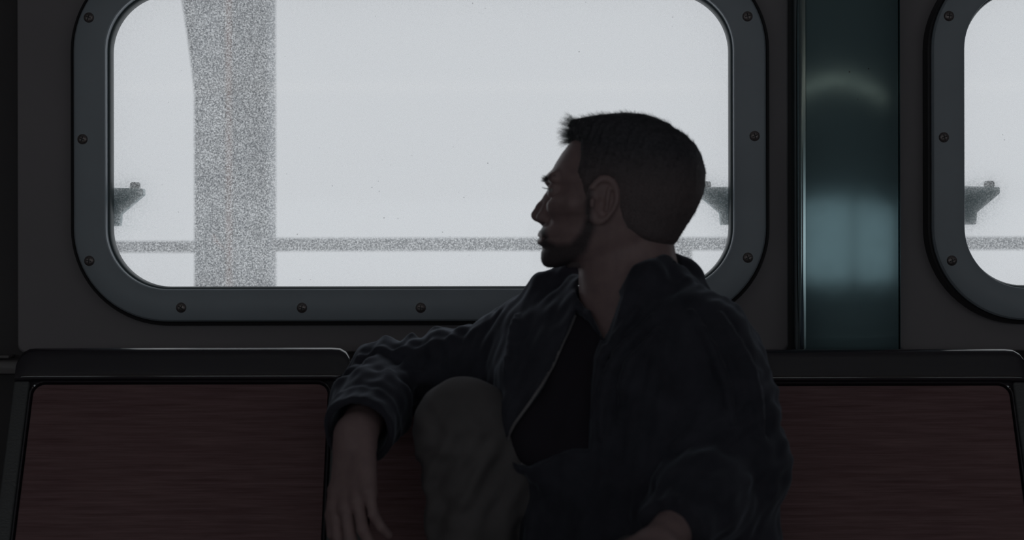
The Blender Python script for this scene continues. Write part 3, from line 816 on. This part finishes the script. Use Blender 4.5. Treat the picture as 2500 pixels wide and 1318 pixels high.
def skin_d(p):
    d = np.full(len(p), 1.0, f32)
    fs = far_skip(p, HC + np.array((0, 0, -.04)), .26); m = fs < .02
    d = np.minimum(d, np.maximum(fs, .02))
    if m.any(): d[m] = head(to_head(p[m]))
    b = capd(p, N1 + np.array((0, 0, .05)), N1 + np.array((0.01, 0, -.10)), .066, .085)
    b = smin(b, chain(p, [N1 + np.array((0, 0, -.06)), RSH, REL], [.06, .042, .036], .02), .03)
    b = smin(b, chain(p, [REL, RWR, RWR + (RH[0][4][1] - RWR) * .12], [.036, .0275, .0275], .015), .01)
    b = smin(b, chain(p, [N1 + np.array((0, 0, -.06)), LSH, LEL, LWR], [.06, .045, .036, .026], .02), .03)
    d = smin(d, b, .012)
    for HB, w in ((RH, RWR), (LH, LWR)):
        fs = far_skip(p, HB[0][5][0], .17); m = fs < .02
        if m.any(): d[m] = smin(d[m], hand_d(p[m], HB), .012)
    return d

man = empty('person', tuple(PE * np.array((1, 1, 0)) + np.array((0, 0, .41)))); tag(man, 'man in a dark zip jacket sitting on the bench, looking left past his raised knee', 'person')
MI = -np.array(man.location)
def add_sdf(name, fn, lo, hi, h, mat, parent=man):
    V, F = surface_nets(fn, lo, hi, h); me = np_mesh(name, V + MI, F); o = obj(name, me, mat, parent)
    return o, V, F
bo, BV, BF = add_sdf('body', skin_d, (-.34, -.99, .50), (.46, -.20, 1.26), .0028, M_skin)
# stubble: where beard hair grows (colour of the thing itself)
q = to_head(BV.astype(f32)); bx, bz = 1520 - q[:, 0] * HK, 470 - q[:, 2] * HK
def polymask(x, y, poly, soft):
    poly = np.asarray(poly, float); ins = np.zeros(len(x), bool); dist = np.full(len(x), 1e9)
    for (x1, y1), (x2, y2) in zip(poly, np.roll(poly, -1, 0)):
        c = ((y1 > y) != (y2 > y)) & (x < (x2 - x1) * (y - y1) / (y2 - y1 + 1e-12) + x1); ins ^= c
        t = np.clip(((x - x1) * (x2 - x1) + (y - y1) * (y2 - y1)) / ((x2 - x1) ** 2 + (y2 - y1) ** 2), 0, 1)
        dist = np.minimum(dist, np.hypot(x - x1 - t * (x2 - x1), y - y1 - t * (y2 - y1)))
    return np.clip(.5 + np.where(ins, dist, -dist) / soft, 0, 1)
BEARD = [(1300, 548), (1330, 546), (1345, 560), (1352, 588), (1375, 600), (1410, 598), (1440, 570), (1455, 530), (1462, 470), (1476, 470), (1474, 560), (1450, 615), (1400, 650), (1370, 672), (1330, 690), (1300, 640)]
st_m = polymask(bx, bz, BEARD, 16) * (np.abs(q[:, 1]) < .09)
lips = polymask(bx, bz, [(1300, 569), (1325, 566), (1343, 580), (1325, 596), (1300, 592)], 5) * (np.abs(q[:, 1]) < .024)
st_m = np.clip(st_m * (1 - .75 * lips), 0, .92)
at = bo.data.attributes.new('stubble', 'FLOAT', 'POINT')
if len(at.data) == len(st_m): at.data.foreach_set('value', st_m.astype(np.float32))
# eyes
for s in (1, -1):
    c = HC + H(1371, 467, .0315 * s) @ HRI
    bm = bmesh.new(); bmesh.ops.create_uvsphere(bm, u_segments=24, v_segments=16, radius=.01245)
    e = obj('eye', bm_mesh('eye', bm, True, 180), M_eye, man); e.location = tuple(c + MI)
    bm = bmesh.new(); bmesh.ops.create_uvsphere(bm, u_segments=20, v_segments=12, radius=.0065)
    i = obj('iris', bm_mesh('iris', bm, True, 180), M_iris, e); i.location = tuple(UF * .0066 - np.array((0, 0, .0008)))

# ---- hair: cropped cap plus strands
HAIR = [(1388, 352), (1386, 330), (1380, 280), (1500, 255), (1640, 260), (1760, 380), (1750, 520), (1665, 612), (1632, 600), (1590, 585), (1548, 562), (1535, 520), (1530, 470), (1515, 440), (1490, 436), (1474, 452), (1468, 505), (1450, 505), (1444, 455), (1432, 425), (1440, 385), (1436, 352), (1418, 345)]
# outline of the hair, traced
_hfy = np.array([277, 278.5, 281, 285, 289, 293, 300, 320, 345, 352, 372, 397, 430, 520, 700]); _hfx = np.array([1533, 1505, 1474, 1445, 1420, 1403, 1395, 1389, 1389, 1392, 1374, 1358, 1345, 1345, 1345])
_hby = np.array([277, 279, 283, 291, 303, 318, 334, 352, 376, 397, 421, 449, 477, 502, 523, 551, 575, 596, 612, 700]); _hbx = np.array([1533, 1556, 1580, 1602, 1627, 1648, 1671, 1689, 1703, 1711, 1716, 1715, 1710, 1699, 1689, 1671, 1657, 1645, 1636, 1630])
_hwy = np.array([277, 280, 286, 296, 312, 340, 380, 420, 450, 480, 510, 560, 620]); _hwv = np.array([.004, .026, .044, .056, .0665, .0755, .0795, .0805, .0795, .0765, .074, .0685, .059])
def polysd(x, y, poly):
    return (polymask(x, y, poly, 200.0) - .5) * 200.0
def hair_d(p):
    q = to_head(p); d = skull(q); x, y = 1520 - q[:, 0] * HK, 470 - q[:, 2] * HK
    hd = skull(q, _hfy, _hfx, _hby, _hbx, _hwy, _hwv, 276.5)
    top = np.clip((430 - y) / 110, 0, 1)
    hd = hd + .0011 * wob(p, .019) * (.3 + top) + .0006 * wob(p, .008, 3)
    m = np.clip(polysd(x, y, HAIR) / 16, -1, 1)
    m = np.where(m > 0, m ** .7 if False else np.sqrt(np.abs(m)), m)
    return np.where(m > 0, (d + .001) * (1 - np.abs(m)) + hd * np.abs(m), np.maximum(d + .001, hd) - m * .01)
ho, HV, HF = add_sdf('hair', hair_d, HC + np.array((-.15, -.12, -.11)), HC + np.array((.16, .12, .16)), .0028, M_crop)
hq0 = to_head(HV.astype(f32)); cy0 = 470 - hq0[:, 2] * HK; cx0 = 1520 - hq0[:, 0] * HK
cr = np.clip((cy0 - 350 - .12 * (cx0 - 1440)) / 95, 0, 1)
ca = ho.data.attributes.new('crop', 'FLOAT', 'POINT')
if len(ca.data) == len(cr): ca.data.foreach_set('value', cr.astype(np.float32))
def strands(pts, nrm, n, length, rad, tipfn, seed, segs=5):
    r = np.random.RandomState(seed); pick = r.choice(len(pts), n, replace=n > len(pts)); paths, radii = [], []
    for i in pick:
        L = length * r.uniform(.55, 1.15); d0 = nrm[i] * .75 + tipfn(pts[i], r); d0 /= np.linalg.norm(d0)
        bend = tipfn(pts[i], r) * .7; p = pts[i] - nrm[i] * .0012 + r.normal(0, .0006, 3); path = [p]
        for k in range(segs - 1):
            v = d0 + bend * (k / (segs - 1)) + r.normal(0, .10, 3); v /= np.linalg.norm(v); p = p + v * L / (segs - 1); path.append(p)
        paths.append(path); radii.append(np.linspace(rad, rad * .25, segs))
    return paths, radii
ho.data.calc_loop_triangles()
HN = np.empty(len(HV) * 3, np.float32); ho.data.vertices.foreach_get('normal', HN); HN = HN.reshape(-1, 3)
hq = to_head(HV.astype(f32)); hx, hy = 1520 - hq[:, 0] * HK, 470 - hq[:, 2] * HK
hm = polymask(hx, hy, HAIR, 10) > .75
PA, RA = [], []
sel = hm & (hy < 420)                                       # short nap over the crown, combed forwards
a, b = strands(HV[sel], HN[sel], 2600, .0085, .00022, lambda p, r: UF * .75 + VF * .15 + r.normal(0, .25, 3), 11, 4); PA += a; RA += b
sel = hm & (hy >= 400) & (hy < 600)
a, b = strands(HV[sel], HN[sel], 1400, .0045, .00018, lambda p, r: -VF * .8 - UF * .3 + r.normal(0, .25, 3), 12, 4); PA += a; RA += b
sel = (hx < 1412) & (hx > 1380) & (hy < 348) & hm            # quiff over the forehead
def quiff(p, r):
    y = 470 - ((p - HC) @ VF) * HK
    return UF * 1.25 + VF * (0.55 * np.clip((330 - y) / 35, -1.2, 1.2)) + WF * r.normal(0, .28) + r.normal(0, .12, 3)
a, b = strands(HV[sel], HN[sel], 760, .0185, .00016, quiff, 13, 6); PA += a; RA += b
a, b = strands(HV[sel & (hy > 318)], HN[sel & (hy > 318)], 60, .021, .00020, lambda p, r: UF * 1.1 - VF * .55 + r.normal(0, .2, 3), 14, 6); PA += a; RA += b
V, F = tube_np([np.array(x) + MI for x in PA], RA, 3)
so = obj('hair_strands', np_mesh('hair_strands', V, F), M_strand, ho); so['kind'] = 'stuff'
# beard and brows
bn = np.empty(len(BV) * 3, np.float32); bo.data.vertices.foreach_get('normal', bn); bn = bn.reshape(-1, 3)
sel = (st_m > .6) & (np.abs(q[:, 1]) < .075)
a, b = strands(BV[sel], bn[sel], 3000, .0026, .00012, lambda p, r: -VF * .3 + UF * .3 + r.normal(0, .3, 3), 21, 3)
V, F = tube_np([np.array(x) + MI for x in a], b, 3)
be = obj('beard', np_mesh('beard', V, F), M_strand, man); be['kind'] = 'stuff'
for s in (1, -1):
    sel = (np.abs(bz - (437 + (bx - 1345) * -.10)) < 5.5) & (bx < 1378) & (q[:, 1] * s > .004) & (q[:, 1] * s < .052)
    if sel.any():
        a, b = strands(BV[sel], bn[sel], 240, .0068, .00020, lambda p, r: WF * s * .5 + VF * .1 + UF * .3 + r.normal(0, .2, 3), 22, 4)
        V, F = tube_np([np.array(x) + MI for x in a], b, 3)
        eb = obj('eyebrow', np_mesh('eyebrow', V, F), M_hair, man)
    # lashes
    c = HC + H(1371, 467, .0315 * s) @ HRI; pa = []
    for k in range(22):
        t = -0.9 + 1.8 * k / 21; p0 = c + UF * .0128 * math.cos(t * .8) + WF * .0128 * math.sin(t * .8) + VF * .0040
        pa.append([p0, p0 + UF * .004 + VF * -.0006 + WF * .002 * t, p0 + UF * .0078 + VF * .0012 + WF * .004 * t])
    V, F = tube_np([np.array(x) + MI for x in pa], [[.00022, .00018, .00008]] * len(pa), 3)
    obj('eyelashes', np_mesh('eyelashes', V, F), M_hair, man)

# ---- clothes
def torso(p, g=0.0):
    d = capd(p, CH - TL * .095, CH + TL * .095, .118 + g, .118 + g)
    d = smin(d, capd(p, CH + TL * -.10 + np.array((0, 0, -.02)) + TF * .02, CH + TL * .07 + TF * .02, .11 + g, .11 + g), .04)
    d = smin(d, capd(p, BE - TL * .075 + TF * .015, BE + TL * .075 + TF * .015, .118 + g, .118 + g), .07)
    d = smin(d, capd(p, PE - TL * .07, PE + TL * .07, .118 + g, .118 + g), .07)
    nb = N1 + np.array((0, 0, -.015))
    d = smin(d, capd(p, nb, LSH + np.array((-.005, 0, .0)), .052 + g, .050 + g), .04)
    d = smin(d, capd(p, nb, RSH + np.array((.02, 0, .0)), .055 + g, .060 + g), .05)
    return d
CUFF = RWR + (REL - RWR) * .06
CDIR = (RWR - REL) / np.linalg.norm(RWR - REL)
COLLAR_N = [P(1502, 850, 2.425), P(1530, 798, 2.412), P(1545, 755, 2.408), P(1564, 714, 2.412), P(1584, 680, 2.425), P(1606, 654, 2.455), P(1613, 640, 2.50), P(1604, 644, 2.56), P(1560, 668, 2.60)]
COLLAR_NR = [.020, .021, .022, .022, .022, .022, .022, .022, .024]
COLLAR_F = [P(1570, 672, 2.60), P(1470, 676, 2.615), P(1385, 680, 2.605), P(1336, 706, 2.59), P(1318, 742, 2.58), P(1325, 800, 2.555)]
COLLAR_FR = [.024, .024, .0225, .0235, .026, .034]
LAPEL = [P(1405, 704, 2.565), P(1414, 745, 2.525), P(1432, 790, 2.49), P(1450, 835, 2.462)]
HOOD = [P(1590, 738, 2.435), P(1630, 708, 2.47), P(1655, 694, 2.53), P(1630, 694, 2.60), P(1560, 705, 2.64), P(1450, 730, 2.65)]
HOODR = [.026, .033, .036, .036, .032, .028]
OPEN_PX = [(1408, 760), (1403, 772), (1376, 837), (1352, 892), (1324, 940), (1289, 991), (1257, 1034), (1243, 1062), (1239, 1090), (1246, 1113), (1266, 1130), (1293, 1133), (1332, 1113), (1372, 1092), (1432, 1085), (1437, 960), (1441, 924), (1448, 869), (1466, 826), (1440, 790)]
VNECK = [tuple(P(x, y, 2.40)[[0, 2]]) for x, y in ((1425, 700), (1447, 752), (1463, 795), (1477, 834), (1490, 800), (1500, 765), (1512, 725), (1480, 690))]
OPEN = [tuple(P(x, y, 2.44)[[0, 2]]) for x, y in OPEN_PX]
def jacket_base(p):
    d = torso(p, .016)
    # far sleeve
    ax = [RSH + np.array((.02, 0, 0)), RSH * .45 + REL * .55 + np.array((0, 0, -.004)), REL, REL * .4 + CUFF * .6, CUFF + CDIR * .03]
    s = chain(p, ax, [.062, .0555, .0535, .052, .047], .025)
    t = capt(p, RSH, REL); cs = np.clip(t * 1.4, 0, 1) * np.clip((1.5 - t) * 2, 0, 1)
    L = np.linalg.norm(REL - RSH)
    top = np.clip((p[:, 2] - (RSH[2] * (1 - t) + REL[2] * t)) / .05 + .35, 0, 1)
    s = s + cs * top * .0042 * np.sin(2 * math.pi * t * L / .040 + 1.3 * wob(p, .11, 2) + 14 * (p[:, 1] - RSH[1]))
    t2 = capt(p, REL, CUFF); e2 = np.clip(1.15 - np.abs(t2 - .25) * 1.6, 0, 1)
    s = s + e2 * .0030 * (1 + .8 * wob(p, .07, 6)) * np.sin(2 * math.pi * t2 * .21 / .047 + 22 * (p[:, 0] - REL[0]) + 2.2 * wob(p, .13, 4))
    s = s - .0030 * np.clip((capt(p, REL, CUFF) - .78) / .04, 0, 1)                       # knitted cuff
    s = smax(s, ((p - CUFF.astype(f32)) @ CDIR.astype(f32)), .004)
    d = smin(d, s, .035)
    # near sleeve
    ax = [LSH, LSH * .5 + LEL * .5 + np.array((.008, 0, 0)), LEL, LEL * .5 + LWR * .5, LWR * .85 + LEL * .15]
    s = chain(p, ax, [.066, .068, .066, .056, .046], .03)
    t = capt(p, LSH, LEL)
    s = s + .0035 * np.clip(t * 2 - .2, 0, 1) * np.sin(2 * math.pi * t * .32 / .06 + 10 * p[:, 0] * 3 + 1.5 * wob(p, .12, 1)) * np.clip(1.6 - t, 0, 1)
    s = smax(s, ((p - (LWR * .85 + LEL * .15).astype(f32)) @ ((LWR - LEL) / np.linalg.norm(LWR - LEL)).astype(f32)), .004)
    d = smin(d, s, .045)
    # the open right front hangs over the thigh, belly behind it
    fl = chain(p, [P(1345, 840, 2.54), P(1312, 930, 2.49), P(1290, 1030, 2.45), P(1288, 1088, 2.43)], [.060, .055, .042, .034], .02)
    fl = smin(fl, chain(p, [P(1420, 900, 2.50), P(1400, 1010, 2.46), P(1395, 1110, 2.44)], [.07, .068, .06], .02), .04)
    d = smin(d, fl, .03)
    # collar and bunched hood
    c = chain(p, COLLAR_N, COLLAR_NR, .012)
    c = smin(c, chain(p, COLLAR_F, COLLAR_FR, .012), .012)
    c = smin(c, chain(p, LAPEL, [.022, .024, .024, .020], .012), .016)
    hd = chain(p, HOOD, HOODR, .02) + .0014 * np.sin(2 * math.pi * (p[:, 0] * .6 + p[:, 2]) / .026)
    d = smin(d, hd, .022); d = smin(d, c, .014)
    d = d + .0028 * wob(p, .085, 5) + .0012 * wob(p, .034, 1)
    return d
def ray_surface(px, py, fn, d0=2.0, d1=2.75):
    Ds = np.linspace(d0, d1, 260); pts = np.array([P(px, py, D) for D in Ds]).astype(f32); v = fn(pts)
    k = np.argmax(v < 0)
    return pts[k].astype(float) if v[k] < 0 else None
def path_on(pts_px, fn, sub=6):
    pts_px = np.array(pts_px, float); t = np.arange(len(pts_px)); tt = np.linspace(0, len(pts_px) - 1, (len(pts_px) - 1) * sub + 1)
    xs, ys = np.interp(tt, t, pts_px[:, 0]), np.interp(tt, t, pts_px[:, 1])
    r = [ray_surface(x, y, fn) for x, y in zip(xs, ys)]; return [p for p in r if p is not None]
FOLDS = [([(1556, 758), (1503, 825), (1465, 880), (1449, 940), (1445, 1004), (1442, 1060)], .0075), ([(1596, 772), (1556, 818), (1512, 864), (1484, 922), (1472, 985), (1468, 1067)], .0075),
         ([(1608, 804), (1570, 855), (1540, 893), (1524, 940), (1520, 985)], .008), ([(1760, 770), (1800, 838), (1832, 905), (1850, 985), (1862, 1070)], .010), ([(1690, 760), (1740, 850), (1775, 940), (1790, 1030)], .007),
         ([(1262, 770), (1256, 800), (1248, 850), (1236, 900)], .006)]
FOLD3 = [(np.array(path_on(a, jacket_base, 2)), r) for a, r in FOLDS]
def jacket_d(p):
    d = jacket_base(p)
    for pts, r in FOLD3:
        if len(pts) < 2: continue
        fs = far_skip(p, pts.mean(0), .22); m = fs < 0
        if m.any():
            n = len(pts); rr = [r * (0.35 + .65 * math.sin(math.pi * (i + .5) / n)) for i in range(n)]
            d[m] = smin(d[m], chain(p[m], pts + np.array((-.002, -.0040, 0)), rr, .004), .0075)
    # open front: the zip edges stand proud of the shirt
    f = (p[:, 1] < -.40) & (p[:, 1] < -.30)
    if f.any():
        mk = polymask(p[f, 0], p[f, 2], OPEN, .006); d[f] = d[f] + .016 * mk + .05 * polymask(p[f, 0], p[f, 2], VNECK, .008)
    # hollow at the neck and at the cuff
    hq = to_head(p)
    fs = far_skip(p, N1 + np.array((0, 0, .06)), .16); m = fs < 0
    if m.any(): d[m] = smax(d[m], -(neck_h(hq[m]) - .0045), .004)
    d = smax(d, -capd(p, CUFF + CDIR * .05, CUFF - CDIR * .05, .0435, .040), .003)
    return d
jo, JV, JF = add_sdf('jacket', jacket_d, (-.36, -.95, .46), (.50, -.20, 1.09), .0036, M_jacket)
def shirt_d(p): return .05 * polymask(p[:, 0], p[:, 2], VNECK, .008) * (p[:, 1] < -.5) + smax(smin(torso(p, .0075), smin(chain(p, [P(1345, 840, 2.54), P(1312, 930, 2.49), P(1290, 1030, 2.45), P(1288, 1088, 2.43)], [.050, .045, .032, .024], .02), chain(p, [P(1420, 900, 2.50), P(1400, 1010, 2.46), P(1395, 1110, 2.44)], [.060, .058, .050], .02), .04), .03) + .0012 * wob(p, .05, 2), -(neck_h(to_head(p)) - .003), .006)
add_sdf('shirt', shirt_d, (-.12, -.74, .50), (.42, -.22, .93), .006, M_shirt)
# zips along both front edges
def zipper(px, teeth=True):
    pts = np.array(path_on(px, jacket_d, 14)); 
    # smooth jumps in depth
    for _ in range(25): pts[1:-1, 1] = .5 * pts[1:-1, 1] + .25 * (pts[:-2, 1] + pts[2:, 1])
    pts[:, 1] -= .0012
    L = np.concatenate([[0], np.cumsum(np.linalg.norm(np.diff(pts, axis=0), axis=1))]); s = np.arange(0, L[-1], .0036)
    c = np.stack([np.interp(s, L, pts[:, k]) for k in range(3)], 1)
    V, F = tube_np([c], [.0011], 5); Vs, Fs, base = [V], [F], len(V)
    cube = np.array([(x, y, z) for x in (-1, 1) for y in (-1, 1) for z in (-1, 1)], float)
    cf = np.array([(0, 1, 3, 2), (4, 6, 7, 5), (0, 4, 5, 1), (2, 3, 7, 6), (0, 2, 6, 4), (1, 5, 7, 3)])
    t = np.gradient(c, axis=0); t /= np.linalg.norm(t, axis=1)[:, None]
    for p, tv in zip(c, t):
        a = np.cross(tv, (0, 1, 0)); a /= np.linalg.norm(a) + 1e-9; b = np.cross(tv, a)
        Vs.append(p + cube[:, :1] * a * .0019 + cube[:, 1:2] * b * .0012 + cube[:, 2:] * tv * .0011 + np.array((0, -.0009, 0))); Fs.append(cf + base); base += 8
    return np_mesh('zipper', np.concatenate(Vs) + MI, np.concatenate(Fs), False)
for zp in ([(1403, 772), (1389, 806), (1374, 837), (1350, 892), (1322, 940), (1287, 991), (1255, 1034), (1241, 1062), (1237, 1090), (1244, 1114), (1265, 1132), (1293, 1135), (1332, 1115), (1370, 1093)],
           [(1449, 862), (1443, 900), (1440, 935), (1437, 1000), (1434, 1080)]):
    z = obj('zipper', zipper(zp), M_zip, jo); z['label'] = 'dull metal zip edge'

def trousers_d(p):
    # raised right leg
    d = chain(p, [RHIP, RKN + np.array((.006, 0, 0)), RAN], [.092, .0695, .058], .02)
    t = capt(p, RKN, RAN); fo = np.clip(t * 3, 0, 1) * np.clip((1.1 - t) * 3, 0, 1)
    ang = np.arctan2(p[:, 1] - (RKN[1] + t * (RAN[1] - RKN[1])), p[:, 0] - (RKN[0] + t * (RAN[0] - RKN[0])))
    d = d + fo * .0045 * np.sin(ang * 6 + 5 * t + wob(p, .16, 2)) + .0022 * wob(p, .06, 3)
    kn = far_skip(p, RKN + np.array((0, -.03, -.06)), .11)
    d = d + np.clip(-kn / .05, 0, 1) * .003 * np.sin((p[:, 0] - RKN[0] + .6 * np.abs(p[:, 2] - RKN[2])) * 2 * math.pi / .035)
    l = chain(p, [LHIP, LKN, LAN], [.094, .072, .056], .02) + .003 * wob(p, .07, 6)
    d = smin(d, l, .02)
    d = smin(d, capd(p, PE - TL * .06 + np.array((0, 0, -.012)), PE + TL * .06 + np.array((0, 0, -.012)), .112, .112), .05)
    d = smax(d, -(p[:, 2] - f32(.4075)) * np.where(p[:, 1] > -.76, 1, -1), .004) if False else d
    return d
add_sdf('trousers', trousers_d, (-.24, -1.12, .07), (.42, -.34, .92), .0050, M_trouser)
def shoe(ank, fwd, zsole):
    f = np.array((fwd[0], fwd[1], 0)); f /= np.linalg.norm(f); c = np.array((ank[0], ank[1], zsole))
    heel, ball, toe = c - f * .055, c + f * .11, c + f * .175
    up = np.array((0, 0, 1.0))
    def upper(p):
        d = chain(p, [heel + up * .045, c + f * .03 + up * .05, ball + up * .038, toe + up * .034], [.038, .042, .043, .032], .02)
        d = smin(d, capd(p, c + up * .05, np.asarray(ank) + up * .0, .042, .046), .02)
        return smax(d, zsole + .020 - p[:, 2], .004)
    def sole(p):
        d = chain(p * np.array((1, 1, .0), f32), [x * np.array((1, 1, 0)) for x in (heel, c + f * .03, ball, toe)], [.041, .038, .047, .034], .02)
        return smax(d, np.abs(p[:, 2] - zsole - .012) - .0115, .004)
    lo, hi = np.minimum(heel, toe) - .07, np.maximum(heel, toe) + .07; hi[2] = ank[2] + .06; lo[2] = zsole - .02
    o, _, _ = add_sdf('shoe', upper, lo, hi, .006, M_shoe); add_sdf('sole', sole, lo, hi, .006, M_sole, o)
shoe(RAN, (-.75, -.45), .4365); shoe(LAN, (-.2, -1), 0.001)
